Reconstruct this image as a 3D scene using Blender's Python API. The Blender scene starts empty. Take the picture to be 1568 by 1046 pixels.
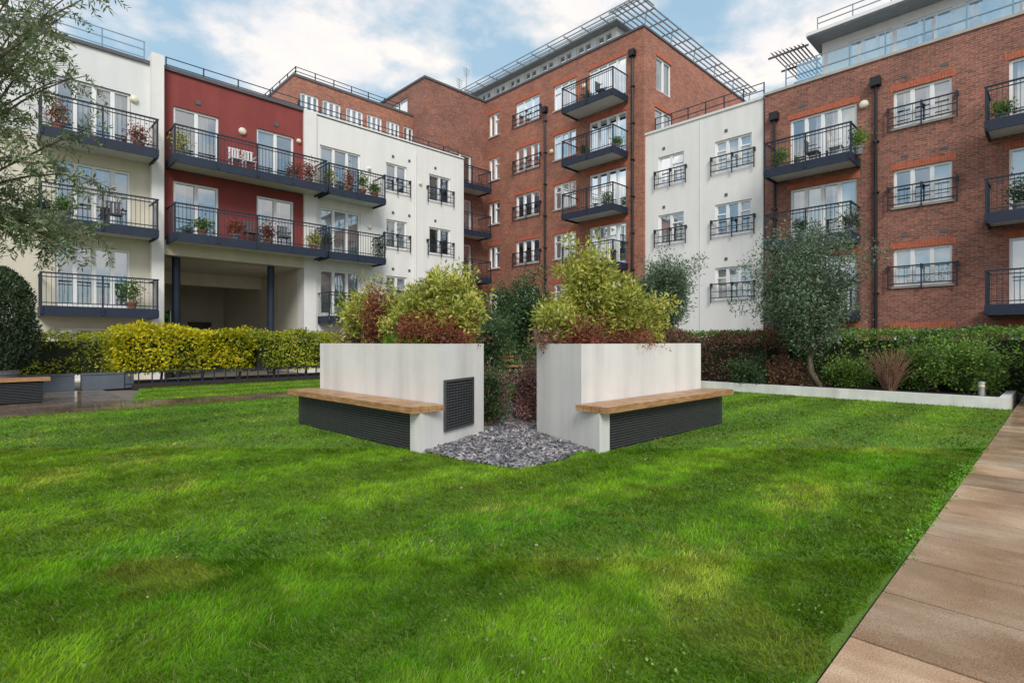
import bpy, math, random
import numpy as np
from mathutils import Vector
random.seed(7); rng=np.random.default_rng(7)
# World frame: x runs along the left-hand block, y runs along the right-hand block.
F=(.698,.716); R=(.716,-.698); FX=823.; CH=1.3
def xu(px,v):
    r=(px-784)/FX; d=v/(.716-.698*r); return d*(.716*r+.698)
def xv(px,u):
    r=(px-784)/FX; d=u/(.698+.716*r); return d*(.716-.698*r)
def pd(px,d):
    r=(px-784)/FX; return (F[0]*d+R[0]*r*d, F[1]*d+R[1]*r*d)
def cam2w(X,Y): return (F[0]*Y+R[0]*X, F[1]*Y+R[1]*X)
scene=bpy.context.scene; COL=scene.collection

# ---------------------------------------------------------------- materials
def newmat(name):
    m=bpy.data.materials.new(name); m.use_nodes=True; nt=m.node_tree; nt.nodes.clear()
    o=nt.nodes.new('ShaderNodeOutputMaterial'); return m,nt,o
def N(nt,t,**k):
    n=nt.nodes.new(t)
    for a,b in k.items(): setattr(n,a,b)
    return n
def mixc(nt,a,b,f,mode='MIX'):
    n=N(nt,'ShaderNodeMix',data_type='RGBA',blend_type=mode)
    for s,v in ((0,f),(6,a),(7,b)):
        if hasattr(v,'node'): nt.links.new(v,n.inputs[s])
        elif s==0: n.inputs[0].default_value=v
        else: n.inputs[s].default_value=(*v,1) if len(v)==3 else v
    return n.outputs[2]
def noise(nt,scale,detail=4,rough=.6,vec=None):
    n=N(nt,'ShaderNodeTexNoise'); n.inputs['Scale'].default_value=scale
    n.inputs['Detail'].default_value=detail; n.inputs['Roughness'].default_value=rough
    if vec is None:
        vec=N(nt,'ShaderNodeTexCoord').outputs['Object']
    nt.links.new(vec,n.inputs['Vector']); return n.outputs['Fac']
def ramp(nt,fac,stops):
    n=N(nt,'ShaderNodeValToRGB'); e=n.color_ramp.elements
    while len(e)<len(stops): e.new(.5)
    for i,(p,c) in enumerate(stops):
        e[i].position=p; e[i].color=(*c,1) if len(c)==3 else c
    nt.links.new(fac,n.inputs[0]); return n.outputs[0]
def bump(nt,h,s,d=.02):
    n=N(nt,'ShaderNodeBump'); n.inputs['Strength'].default_value=s; n.inputs['Distance'].default_value=d
    nt.links.new(h,n.inputs['Height']); return n.outputs[0]
def mapping(nt,scale,vec=None):
    n=N(nt,'ShaderNodeMapping'); n.inputs['Scale'].default_value=scale
    if vec is None: vec=N(nt,'ShaderNodeTexCoord').outputs['Object']
    nt.links.new(vec,n.inputs[0]); return n.outputs[0]
def plain(name,c,rough=.6,metal=0,var=.12,nscale=3,bmp=0,bscale=40,streak=0):
    m,nt,o=newmat(name); p=N(nt,'ShaderNodeBsdfPrincipled')
    f=noise(nt,nscale,4)
    col=ramp(nt,f,[(.3,tuple(x*(1-var) for x in c)),(.7,tuple(min(1,x*(1+var)) for x in c))])
    if streak:
        s=noise(nt,1,4,.6,mapping(nt,(2.5,2.5,.18)))
        s2=ramp(nt,s,[(.45,(1,1,1)),(.75,(1-streak,)*3)])
        col=mixc(nt,col,s2,1.0,'MULTIPLY')
    nt.links.new(col,p.inputs['Base Color']); p.inputs['Roughness'].default_value=rough; p.inputs['Metallic'].default_value=metal
    if bmp: nt.links.new(bump(nt,noise(nt,bscale,5),bmp),p.inputs['Normal'])
    nt.links.new(p.outputs[0],o.inputs[0]); return m
def brick(name,c1,c2,mortar):
    m,nt,o=newmat(name); p=N(nt,'ShaderNodeBsdfPrincipled')
    tc=N(nt,'ShaderNodeTexCoord'); sp=N(nt,'ShaderNodeSeparateXYZ'); nt.links.new(tc.outputs['Object'],sp.inputs[0])
    ad=N(nt,'ShaderNodeMath',operation='ADD'); nt.links.new(sp.outputs[0],ad.inputs[0]); nt.links.new(sp.outputs[1],ad.inputs[1])
    cb=N(nt,'ShaderNodeCombineXYZ'); nt.links.new(ad.outputs[0],cb.inputs[0]); nt.links.new(sp.outputs[2],cb.inputs[1])
    b=N(nt,'ShaderNodeTexBrick'); nt.links.new(cb.outputs[0],b.inputs['Vector'])
    b.inputs['Scale'].default_value=1; b.inputs['Brick Width'].default_value=.225; b.inputs['Row Height'].default_value=.075
    b.inputs['Mortar Size'].default_value=.007; b.inputs['Bias'].default_value=-.1
    b.inputs['Color1'].default_value=(*c1,1); b.inputs['Color2'].default_value=(*c2,1); b.inputs['Mortar'].default_value=(*mortar,1)
    f=ramp(nt,noise(nt,.7,5,.65),[(.3,(.74,.74,.76)),(.7,(1.15,1.12,1.1))])
    f2=ramp(nt,noise(nt,9,3,.7,mapping(nt,(1,1,3))),[(.35,(.55,.53,.56)),(.6,(1.15,1.12,1.1))])
    c=mixc(nt,mixc(nt,b.outputs[0],f,1,'MULTIPLY'),f2,.9,'MULTIPLY')
    nt.links.new(c,p.inputs['Base Color']); p.inputs['Roughness'].default_value=.85
    nt.links.new(bump(nt,b.outputs['Fac'],-.4,.01),p.inputs['Normal'])
    nt.links.new(p.outputs[0],o.inputs[0]); return m
def foliage(name,cols,trans=.3,nscale=1.5,rough=.5):
    m,nt,o=newmat(name)
    a=N(nt,'ShaderNodeAttribute',attribute_name='rnd')
    st=[(i/(len(cols)-1),c) for i,c in enumerate(cols)]
    c=ramp(nt,a.outputs['Fac'],st)
    f=ramp(nt,noise(nt,nscale,2),[(.3,(.6,.65,.65)),(.7,(1.35,1.3,1.2))])
    c=mixc(nt,c,f,1,'MULTIPLY')
    p=N(nt,'ShaderNodeBsdfPrincipled'); p.inputs['Roughness'].default_value=rough
    nt.links.new(c,p.inputs['Base Color'])
    if trans:
        t=N(nt,'ShaderNodeBsdfTranslucent'); nt.links.new(c,t.inputs[0])
        mx=N(nt,'ShaderNodeMixShader'); mx.inputs[0].default_value=trans
        nt.links.new(p.outputs[0],mx.inputs[1]); nt.links.new(t.outputs[0],mx.inputs[2]); nt.links.new(mx.outputs[0],o.inputs[0])
    else: nt.links.new(p.outputs[0],o.inputs[0])
    return m
M={}
M['brick']=brick('orange_red_brick',(.45,.17,.10),(.28,.092,.060),(.36,.28,.22))
M['brick2']=brick('brown_red_brick',(.37,.14,.092),(.20,.075,.054),(.34,.27,.22))
M['lintel']=plain('red_brick_lintel',(.46,.13,.07),.8,var=.25,nscale=12)
M['render']=plain('white_render',(.80,.79,.765),.85,var=.03,nscale=.8,streak=.09)
M['cream']=plain('cream_render',(.70,.65,.53),.85,var=.04,nscale=.8,streak=.10)
M['greyrender']=plain('pale_grey_render',(.72,.73,.72),.85,var=.03,nscale=.8,streak=.06)
M['red']=plain('red_render',(.25,.050,.045),.85,var=.12,nscale=.9,streak=.18)
M['fin']=plain('white_fin_paint',(.80,.78,.76),.7,var=.03,streak=.08)
M['coping']=plain('grey_coping',(.10,.10,.11),.6)
M['navy']=plain('navy_steel',(.012,.022,.046),.6,var=.2)
M['rail']=plain('dark_railing_steel',(.014,.020,.036),.5)
M['railblue']=plain('pale_blue_steel',(.20,.30,.38),.4)
M['silver']=plain('roof_steel',(.26,.28,.30),.45,metal=.2)
M['white']=plain('white_upvc',(.84,.84,.84),.35,var=.02)
M['room']=plain('room_interior',(.26,.26,.26),.9,var=.5,nscale=.8)
M['curtain']=plain('curtain_fabric',(.82,.81,.79),.9,var=.12,nscale=6)
M['curtain2']=plain('blind_fabric',(.55,.45,.34),.9,var=.12,nscale=6)
M['black']=plain('black_pipe',(.012,.012,.014),.4)
M['sill']=plain('stone_sill',(.45,.42,.38),.8)
M['lamp']=plain('bulkhead_lamp_cover',(.75,.70,.55),.4)
M['roof']=plain('roof_membrane',(.2,.2,.2),.9)
M['soil']=plain('dark_soil',(.035,.025,.018),.95,var=.4,nscale=12,bmp=.5)
M['bark']=plain('bark',(.13,.10,.075),.9,var=.35,nscale=14,bmp=.6,bscale=30)
M['twig']=plain('twig_bark',(.22,.12,.075),.9,var=.3,nscale=14)
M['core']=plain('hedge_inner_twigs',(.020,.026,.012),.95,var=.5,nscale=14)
M['planter']=plain('planter_render',(.73,.71,.69),.8,var=.06,nscale=1.6,streak=.22,bmp=.2,bscale=60)
M['grill']=plain('dark_grill_metal',(.06,.062,.068),.35,var=.2,nscale=20)
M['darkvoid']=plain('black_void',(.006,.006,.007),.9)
M['kerb']=plain('white_kerb',(.70,.69,.66),.75,var=.1,nscale=3,streak=.25)
M['greybox']=plain('slate_grey_planter',(.10,.12,.15),.6)
M['pot']=plain('terracotta',(.30,.12,.06),.8)
M['potgrey']=plain('grey_pot',(.2,.2,.21),.6)
M['metal']=plain('stainless_steel',(.55,.55,.55),.3,metal=.9)
M['chairw']=plain('white_plastic',(.75,.75,.75),.5)
M['joint']=plain('dark_joint_sand',(.07,.05,.035),.9,var=.3,nscale=20)
def glassmat(name,base,tint=(.85,.9,.92),gcol=(.9,.96,1)):
    m,nt,o=newmat(name)
    lw=N(nt,'ShaderNodeLayerWeight'); lw.inputs[0].default_value=.45
    mr=N(nt,'ShaderNodeMapRange'); nt.links.new(lw.outputs['Fresnel'],mr.inputs[0])
    mr.inputs[3].default_value=base; mr.inputs[4].default_value=.95
    g=N(nt,'ShaderNodeBsdfGlossy'); g.inputs['Roughness'].default_value=.02; g.inputs[0].default_value=(*gcol,1)
    nt.links.new(bump(nt,noise(nt,1.3,1),.06,.05),g.inputs['Normal'])
    t=N(nt,'ShaderNodeBsdfTransparent'); t.inputs[0].default_value=(*tint,1)
    mx=N(nt,'ShaderNodeMixShader'); nt.links.new(mr.outputs[0],mx.inputs[0])
    nt.links.new(t.outputs[0],mx.inputs[1]); nt.links.new(g.outputs[0],mx.inputs[2]); nt.links.new(mx.outputs[0],o.inputs[0]); return m
M['glass']=glassmat('window_glass',.34)
M['glassrail']=glassmat('balustrade_glass',.30,(.55,.75,.85),(.6,.8,.95))
m,nt,o=newmat('oiled_timber'); p=N(nt,'ShaderNodeBsdfPrincipled')
c=ramp(nt,noise(nt,6,5,.6,mapping(nt,(1,1,6))),[(.3,(.22,.10,.04)),(.5,(.38,.20,.085)),(.72,(.50,.31,.16))])
nt.links.new(c,p.inputs['Base Color']); p.inputs['Roughness'].default_value=.4; nt.links.new(p.outputs[0],o.inputs[0]); M['wood']=m
def pathmat(name,c1,c2,c3,rl=.10,rh=.45,bs=.25):
    m,nt,o=newmat(name); p=N(nt,'ShaderNodeBsdfPrincipled')
    a=N(nt,'ShaderNodeAttribute',attribute_name='rnd')
    big=noise(nt,1.1,5,.6); fine=noise(nt,150,2,.7)
    c=ramp(nt,big,[(.3,c1),(.5,c2),(.7,c3)])
    c=mixc(nt,c,ramp(nt,fine,[(.35,(.50,.48,.45)),(.62,(1.18,1.18,1.18))]),.85,'MULTIPLY')
    c=mixc(nt,c,ramp(nt,noise(nt,3.5,4,.6,mapping(nt,(1,.35,1))),[(.35,(.74,.68,.62)),(.6,(1.06,1.06,1.06))]),1,'MULTIPLY')
    c=mixc(nt,c,ramp(nt,a.outputs['Fac'],[(0,(.70,.68,.66)),(.5,(1,1,1)),(1,(1.16,1.14,1.12))]),1,'MULTIPLY')
    nt.links.new(c,p.inputs['Base Color'])
    r=ramp(nt,noise(nt,1.7,4,.6),[(.40,(rl,)*3),(.60,(rh,)*3)]); nt.links.new(r,p.inputs['Roughness'])
    nt.links.new(bump(nt,fine,bs,.003),p.inputs['Normal'])
    nt.links.new(p.outputs[0],o.inputs[0]); return m
M['path']=pathmat('wet_buff_paving',(.38,.24,.145),(.52,.37,.25),(.62,.50,.38),.08,.38,.15)
M['path2']=pathmat('wet_brown_paving',(.15,.105,.08),(.22,.16,.12),(.32,.26,.21),.03,.16,.06)
m,nt,o=newmat('lawn_ground'); p=N(nt,'ShaderNodeBsdfPrincipled')
c=ramp(nt,noise(nt,.55,4,.6),[(.32,(.09,.21,.014)),(.5,(.12,.25,.016)),(.68,(.17,.28,.02))])
c=mixc(nt,c,ramp(nt,noise(nt,60,3,.7),[(.3,(.4,.4,.4)),(.65,(1,1,1))]),1,'MULTIPLY')
nt.links.new(c,p.inputs['Base Color']); p.inputs['Roughness'].default_value=.9
nt.links.new(bump(nt,noise(nt,90,3),.8,.02),p.inputs['Normal']); nt.links.new(p.outputs[0],o.inputs[0]); M['lawn']=m
m,nt,o=newmat('grass_blade'); a=N(nt,'ShaderNodeAttribute',attribute_name='col')
p=N(nt,'ShaderNodeBsdfDiffuse'); t=N(nt,'ShaderNodeBsdfTranslucent')
nt.links.new(a.outputs['Color'],p.inputs[0]); nt.links.new(a.outputs['Color'],t.inputs[0]); mx=N(nt,'ShaderNodeMixShader'); mx.inputs[0].default_value=.4
nt.links.new(p.outputs[0],mx.inputs[1]); nt.links.new(t.outputs[0],mx.inputs[2]); nt.links.new(mx.outputs[0],o.inputs[0]); M['blade']=m
M['slate']=foliage('slate_chips',[(.05,.05,.06),(.14,.14,.165),(.26,.24,.27),(.45,.43,.44)],0,3,.35)
M['olive']=foliage('olive_leaves',[(.08,.13,.045),(.16,.22,.09),(.36,.42,.29)],.35,1.6)
M['olive2']=foliage('olive_tree_leaves',[(.05,.10,.055),(.11,.17,.10),(.25,.33,.24)],.25,1.2)
M['dark']=foliage('dark_leaves',[(.022,.055,.02),(.05,.105,.035),(.10,.17,.06)],.25,2)
M['conif']=foliage('conifer_leaves',[(.012,.03,.014),(.03,.06,.025),(.06,.10,.04)],.1,2)
M['pieris']=foliage('pieris_leaves',[(.14,.20,.02),(.32,.37,.04),(.58,.56,.11),(.70,.66,.28)],.4,2.5)
M['red_l']=foliage('reddish_leaves',[(.18,.035,.03),(.38,.085,.06),(.28,.20,.05)],.35,2.5)
M['heather']=foliage('heather_flowers',[(.18,.10,.08),(.46,.18,.26),(.22,.24,.06)],.2,2.5)
M['yellowh']=foliage('golden_privet',[(.26,.32,.012),(.58,.54,.015),(.80,.66,.02)],.4,.9)
M['lightgh']=foliage('lime_hedge_leaves',[(.18,.27,.02),(.40,.45,.03),(.66,.60,.05)],.4,.9)
M['greenh']=foliage('green_hedge_leaves',[(.055,.13,.02),(.13,.25,.035),(.26,.40,.08)],.35,1.2)
M['brownh']=foliage('copper_hedge_leaves',[(.10,.04,.035),(.22,.075,.065),(.14,.17,.05)],.3,1.2)
M['grassy']=foliage('grassy_plant',[(.09,.24,.012),(.18,.42,.025)],.3,2)

# ---------------------------------------------------------------- mesh helpers
class Part:
    def __init__(s): s.v=[]; s.f=[]
    def box(s,x0,x1,y0,y1,z0,z1):
        x0,x1=sorted((x0,x1)); y0,y1=sorted((y0,y1)); z0,z1=sorted((z0,z1)); i=len(s.v)
        s.v+=[(x0,y0,z0),(x1,y0,z0),(x1,y1,z0),(x0,y1,z0),(x0,y0,z1),(x1,y0,z1),(x1,y1,z1),(x0,y1,z1)]
        s.f+=[(i,i+3,i+2,i+1),(i+4,i+5,i+6,i+7),(i,i+1,i+5,i+4),(i+1,i+2,i+6,i+5),(i+2,i+3,i+7,i+6),(i+3,i,i+4,i+7)]
    def quad(s,*p):
        i=len(s.v); s.v+=list(p); s.f.append(tuple(range(i,i+len(p))))
    def prism(s,poly,z0,z1,T=lambda a,b:(a,b)):
        i=len(s.v); n=len(poly); q=[T(*a) for a in poly]
        s.v+=[(a,b,z0) for a,b in q]+[(a,b,z1) for a,b in q]
        s.f.append(tuple(range(i+n-1,i-1,-1))); s.f.append(tuple(range(i+n,i+2*n)))
        for k in range(n): s.f.append((i+k,i+(k+1)%n,i+n+(k+1)%n,i+n+k))
    def tube(s,pts,rad,n=8):
        pts=[Vector(p) for p in pts]; i0=len(s.v)
        for k,p in enumerate(pts):
            d=(pts[min(k+1,len(pts)-1)]-pts[max(k-1,0)])
            if d.length<1e-6: d=Vector((0,0,1))
            d.normalize(); a=d.cross(Vector((.31,.95,.07))); 
            if a.length<.1: a=d.cross(Vector((1,0,0)))
            a.normalize(); b=d.cross(a)
            for j in range(n):
                t=2*math.pi*j/n; s.v.append(tuple(p+(a*math.cos(t)+b*math.sin(t))*rad[k]))
        for k in range(len(pts)-1):
            for j in range(n):
                s.f.append((i0+k*n+j,i0+k*n+(j+1)%n,i0+(k+1)*n+(j+1)%n,i0+(k+1)*n+j))
        s.f.append(tuple(i0+j for j in range(n-1,-1,-1))); s.f.append(tuple(i0+(len(pts)-1)*n+j for j in range(n)))
    def lathe(s,c,prof,n=20):
        s.tube([(c[0],c[1],c[2]+z) for r,z in prof],[r for r,z in prof],n)
class Group:
    def __init__(s,name,loc=(0,0,0)):
        s.e=bpy.data.objects.new(name,None); COL.objects.link(s.e); s.parts={}; s.e.empty_display_size=.2
    def p(s,name,mat):
        if name not in s.parts: s.parts[name]=(Part(),mat)
        return s.parts[name][0]
    def done(s,smooth=()):
        for n,(p,mat) in s.parts.items():
            if not p.v: continue
            me=bpy.data.meshes.new(n); me.from_pydata(p.v,[],p.f); me.materials.append(M[mat])
            if n in smooth: me.polygons.foreach_set('use_smooth',[True]*len(me.polygons))
            ob=bpy.data.objects.new(n,me); COL.objects.link(ob); ob.parent=s.e
        return s.e
def single(name,part,mat,smooth=False,rnd=None):
    me=bpy.data.meshes.new(name); me.from_pydata(part.v,[],part.f); me.materials.append(M[mat])
    if smooth: me.polygons.foreach_set('use_smooth',[True]*len(me.polygons))
    if rnd is not None:
        at=me.attributes.new('rnd','FLOAT','POINT'); at.data.foreach_set('value',np.asarray(rnd,dtype=np.float32))
    ob=bpy.data.objects.new(name,me); COL.objects.link(ob); return ob
def npmesh(name,V,k,mat,rnd,parent=None,col=None):
    V=np.ascontiguousarray(V.reshape(-1,3),dtype=np.float32); n=len(V); nf=n//k
    me=bpy.data.meshes.new(name); me.vertices.add(n); me.vertices.foreach_set('co',V.ravel())
    me.loops.add(n); me.loops.foreach_set('vertex_index',np.arange(n,dtype=np.int32))
    me.polygons.add(nf); me.polygons.foreach_set('loop_start',np.arange(0,n,k,dtype=np.int32))
    me.update(calc_edges=True)
    if col is not None:
        at=me.attributes.new('col','FLOAT_COLOR','POINT'); at.data.foreach_set('color',np.ascontiguousarray(col,dtype=np.float32).ravel())
    else:
        at=me.attributes.new('rnd','FLOAT','POINT'); at.data.foreach_set('value',np.repeat(rnd,k).astype(np.float32))
    me.materials.append(M[mat]); ob=bpy.data.objects.new(name,me); COL.objects.link(ob)
    if parent: ob.parent=parent
    return ob
def unit(a): return a/np.maximum(np.linalg.norm(a,axis=1,keepdims=True),1e-6)
def leaves(name,C,L,W,mat,parent=None,bias=(0,0,0),rnd=None,dirs=None):
    n=len(C); a=unit(rng.normal(size=(n,3))+np.array(bias)) if dirs is None else unit(dirs); b=unit(np.cross(a,rng.normal(size=(n,3))))
    l=(L*rng.uniform(.6,1.3,n))[:,None]; w=(W*rng.uniform(.7,1.2,n))[:,None]
    V=np.stack([C,C+a*l*.5+b*w*.5,C+a*l,C+a*l*.5-b*w*.5],axis=1)
    return npmesh(name,V,4,mat,rng.uniform(0,1,n) if rnd is None else rnd,parent)
_g=np.random.default_rng(3).random((256,256))
def vn(x,y,s):
    x=np.asarray(x)*s+100.3; y=np.asarray(y)*s+57.7; i=np.floor(x).astype(int); j=np.floor(y).astype(int); a=x-i; b=y-j
    a=a*a*(3-2*a); b=b*b*(3-2*b); i0=i%256; j0=j%256; i1=(i+1)%256; j1=(j+1)%256
    return (_g[i0,j0]*(1-a)+_g[i1,j0]*a)*(1-b)+(_g[i0,j1]*(1-a)+_g[i1,j1]*a)*b
def fbm(x,y,s,o=4):
    t=0; w=0
    for k in range(o): t=t+vn(x+k*13.1,y-k*7.7,s*2**k)*.55**k; w+=.55**k
    return t/w

# ---------------------------------------------------------------- facade toolkit
class Fac:
    def __init__(s,kind,c): s.k=kind; s.c=c
    def P(s,h,n,z): return (h,s.c-n,z) if s.k=='v' else (s.c-n,h,z)
    def box(s,p,h0,h1,n0,n1,z0,z1):
        a=s.P(h0,n0,z0); b=s.P(h1,n1,z1); p.box(a[0],b[0],a[1],b[1],z0,z1)
    def wall(s,p,h0,h1,z0,z1,ops=(),depth=.2):
        h0,h1=sorted((h0,h1)); ops=[(min(a,b),max(a,b),c,d) for a,b,c,d in ops]
        ops=[o for o in ops if o[0]<h1 and o[1]>h0 and o[2]<z1 and o[3]>z0]
        hs=sorted({h0,h1,*[min(max(x,h0),h1) for o in ops for x in o[:2]]}); zs=sorted({z0,z1,*[min(max(x,z0),z1) for o in ops for x in o[2:]]})
        for a,b in zip(hs,hs[1:]):
            for c,d in zip(zs,zs[1:]):
                if any(o[0]-1e-4<=a and b<=o[1]+1e-4 and o[2]-1e-4<=c and d<=o[3]+1e-4 for o in ops): continue
                p.quad(s.P(a,0,c),s.P(b,0,c),s.P(b,0,d),s.P(a,0,d))
        for a,b,c,d in ops:
            p.quad(s.P(a,0,c),s.P(a,-depth,c),s.P(a,-depth,d),s.P(a,0,d)); p.quad(s.P(b,0,c),s.P(b,-depth,c),s.P(b,-depth,d),s.P(b,0,d))
            p.quad(s.P(a,0,c),s.P(b,0,c),s.P(b,-depth,c),s.P(a,-depth,c)); p.quad(s.P(a,0,d),s.P(b,0,d),s.P(b,-depth,d),s.P(a,-depth,d))
    def window(s,g,h0,h1,z0,z1,panes=2,french=False,cur=.6,transom=False):
        h0,h1=sorted((h0,h1)); fr=g.p('window_frames','white'); gl=g.p('window_glass','glass'); cu=g.p('curtains','curtain' )
        cu2=g.p('blinds','curtain2'); w=.08; n0,n1=-.17,-.07
        s.box(fr,h0,h1,n0,n1,z1-w,z1); s.box(fr,h0,h1,n0,n1,z0,z0+w)
        s.box(fr,h0,h0+w,n0,n1,z0+w,z1-w); s.box(fr,h1-w,h1,n0,n1,z0+w,z1-w)
        step=(h1-h0)/panes; allc=random.random()<.25
        for i in range(panes):
            a,b=h0+i*step,h0+(i+1)*step
            if i: s.box(fr,a-.06,a+.06,n0+.003,n1+.01,z0+w,z1-w)
            if french:
                s.box(fr,a+.06,b-.06,n0+.006,n1+.004,z0+w,z0+w+.14)
            if transom and i%2==0:
                zt=z0+(z1-z0)*.68; s.box(fr,a+.06,b-.06,n0+.006,n1+.004,zt-.03,zt+.03)
            if allc or random.random()<cur:
                tgt=cu if (allc or random.random()<.85) else cu2; m=random.random()
                if allc: s.box(tgt,a+.02,b-.02,-.30,-.28,z0,z1)
                elif m<.5:
                    q=random.uniform(.25,.6)
                    for kk in range(int(q*step/.09)+1):
                        s.box(tgt,a+.03+.09*kk,a+.11+.09*kk,-.31-.02*(kk%2),-.28-.02*(kk%2),z0,z1)
                elif m<.75: s.box(tgt,a+.02,b-.02,-.30,-.28,z0+(z1-z0)*random.uniform(.3,.75),z1)
                else: s.box(tgt,a+.02,b-.02,-.30,-.28,z0,z1)
        gl.quad(s.P(h0+.03,-.13,z0+.03),s.P(h1-.03,-.13,z0+.03),s.P(h1-.03,-.13,z1-.03),s.P(h0+.03,-.13,z1-.03))
    def sill(s,g,h0,h1,z,mat='sill'):
        h0,h1=sorted((h0,h1)); s.box(g.p('window_sills',mat),h0-.06,h1+.06,-.08,.06,z-.07,z-.002)
    def lintel(s,g,h0,h1,z):
        h0,h1=sorted((h0,h1)); p=g.p('window_lintels','lintel'); n=int((h1-h0+.2)/.075)
        for i in range(n):
            a=h0-.1+(h1-h0+.2)*i/n; s.box(p,a+.004,a+(h1-h0+.2)/n-.004,-.1,.010+.003*(i%2),z+.003,z+.22)
    def juliet(s,g,h0,h1,z0):
        h0,h1=sorted((h0,h1)); p=g.p('juliet_rails','rail'); a,b=h0-.14,h1+.14
        for z,t in ((z0+.66,.045),(z0+.34,.025),(z0+.06,.035)): s.box(p,a,b,.10,.14,z,z+t)
        n=max(4,int((b-a)/.22))
        for i in range(n+1):
            h=a+(b-a)*i/n; s.box(p,h-.006,h+.006,.112,.128,z0+.09,z0+.66)
        for h in (a,b,(a+b)/2): s.box(p,h-.03,h+.03,.0,.15,z0+.58,z0+.73); s.box(p,h-.02,h+.02,.10,.142,z0-.12,z0+.58)
    def balcony(s,g,h0,h1,z,pr=1.25,rh=1.08,sp=.125):
        h0,h1=sorted((h0,h1)); d=g.p('balcony_decks','navy'); r=g.p('balcony_railings','rail')
        s.box(d,h0+.02,h1-.02,.01,pr-.02,z-.14,z-.02)
        s.box(d,h0,h1,pr-.05,pr,z-.28,z+.04); s.box(d,h0,h0+.05,.012,pr-.052,z-.28,z+.04); s.box(d,h1-.05,h1,.012,pr-.052,z-.28,z+.04)
        s.box(g.p('balcony_undersides','greyrender'),h0+.06,h1-.06,.015,pr-.06,z-.20,z-.143)
        zz=z+rh
        s.box(r,h0-.01,h1+.01,pr-.06,pr+.0,zz-.045,zz); s.box(r,h0+.01,h0+.055,.0,pr-.062,zz-.045,zz); s.box(r,h1-.055,h1-.01,.0,pr-.062,zz-.045,zz)
        s.box(r,h0,h1,pr-.045,pr-.015,z+.12,z+.15); s.box(r,h0,h1,pr-.045,pr-.015,zz-.16,zz-.13)
        n=int((h1-h0)/sp)
        for i in range(n+1):
            h=h0+.02+(h1-h0-.04)*i/n; s.box(r,h-.006,h+.006,pr-.036,pr-.024,z+.04,zz-.045)
        m=int(pr/sp)
        for i in range(m):
            q=.05+i*sp
            for h in (h0+.03,h1-.03): s.box(r,h-.006,h+.006,q-.006,q+.006,z+.04,zz-.045)
        k=max(2,int((h1-h0)/1.3))
        for i in range(k+1):
            h=h0+.03+(h1-h0-.06)*i/k; s.box(r,h-.025,h+.025,pr-.055,pr-.005,z+.041,zz-.046); s.box(d,h-.04,h+.04,pr+.001,pr+.03,z-.22,z+.0)
    def rail(s,g,h0,h1,n,z,H=.9,sp=1.2,mat='rail',part='roof_railing',nr=3,t=.03):
        h0,h1=sorted((h0,h1)); p=g.p(part,mat)
        for i in range(nr):
            zz=z+H*(i+1)/nr; s.box(p,h0,h1,n-t/2,n+t/2,zz-t,zz)
        k=max(1,round((h1-h0)/sp))
        for i in range(k+1):
            h=h0+(h1-h0)*i/k; s.box(p,h-t*.7,h+t*.7,n-t*.7,n+t*.7,z,z+H+.003)
    def pipe(s,g,h,z0,z1):
        p=g.p('drainpipes','black'); a=s.P(h,.09,z0); b=s.P(h,.09,z1-.3); p.tube([a,b],[.055,.055],8)
        s.box(p,h-.16,h+.16,.0,.26,z1-.3,z1)
        z=z0+1.5
        while z<z1-.5: s.box(p,h-.09,h+.09,.0,.16,z,z+.05); z+=1.8
    def lamp(s,g,h,z,r=.17):
        p=g.p('bulkhead_lamps','lamp'); p.tube([s.P(h,0,z),s.P(h,.05,z),s.P(h,.11,z),s.P(h,.13,z)],[r,r,r*.7,.02],14)
head=lambda k:1.75+2.77*k
floor=lambda k:-.4+2.77*k

# ================================================================ LEFT BLOCK
V=23.1; ZT=11.3
L=Fac('v',V); g=Group('apartment_block_cream_and_red')
XU=lambda px:xu(px,V)
A0=-7.0; A1=XU(229); A2=XU(248); A3=XU(464); A4=XU(483); A5=XU(710)
ops=[]
for k in range(4):
    ops.append((XU(84),XU(200),floor(k) if k else 0,head(k)))
    ops.append((-4.6,-2.0,floor(k) if k else 0,head(k)))
L.wall(g.p('cream_wall','cream'),A0,A1,-.5,8.0,ops)
L.wall(g.p('pale_wall','greyrender'),A0,A1,8.0,ZT,ops)
for o in ops: L.window(g,*o,panes=4,french=True,cur=.5)
L.box(g.p('fins','fin'),A1,A2,-.6,.35,-.5,ZT+.35)
L.box(g.p('fins','fin'),A3,A4,-.6,.12,-.5,ZT+.05)
ro=[(XU(265),XU(335),floor(k),head(k)) for k in (2,3)]+[(XU(393),XU(450),floor(k),head(k)) for k in (2,3)]
L.wall(g.p('red_wall','red'),A2,A3,5.05,ZT,ro)
for o in ro: L.window(g,*o,panes=2,french=True,cur=.5)
L.box(g.p('beam','cream'),A2,A3,-.5,.05,4.5,5.048)
pw=g.p('passage_walls','cream')
pw.quad((A2,V,-.5),(A2,V+11,-.5),(A2,V+11,4.5),(A2,V,4.5)); pw.quad((A3,V+.6,-.5),(A3,V+11,-.5),(A3,V+11,4.5),(A3,V+.6,4.5))
pw.quad((A2,V+.5,4.49),(A3,V+.5,4.49),(A3,V+11,4.49),(A2,V+11,4.49))
pb=Fac('v',V+11); pb.wall(pw,A2,A3,-.5,4.5,[(A2+.4,A2+2.6,-.4,3.0),(A2+3.4,A2+4.6,0,2.4)])
pb.box(g.p('passage_doors','coping'),A2+3.4,A2+4.6,-.1,-.05,0,2.4)
bx=g.p('passage_lintel','cream'); bx.box(A2,A3,V+5,V+5.4,3.9,4.48)
for h in (A2+.55,A3-1.2,): g.p('passage_columns','navy').tube([(h,V+.45,-.4),(h,V+.45,4.49)],[.14,.14],14)
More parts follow.
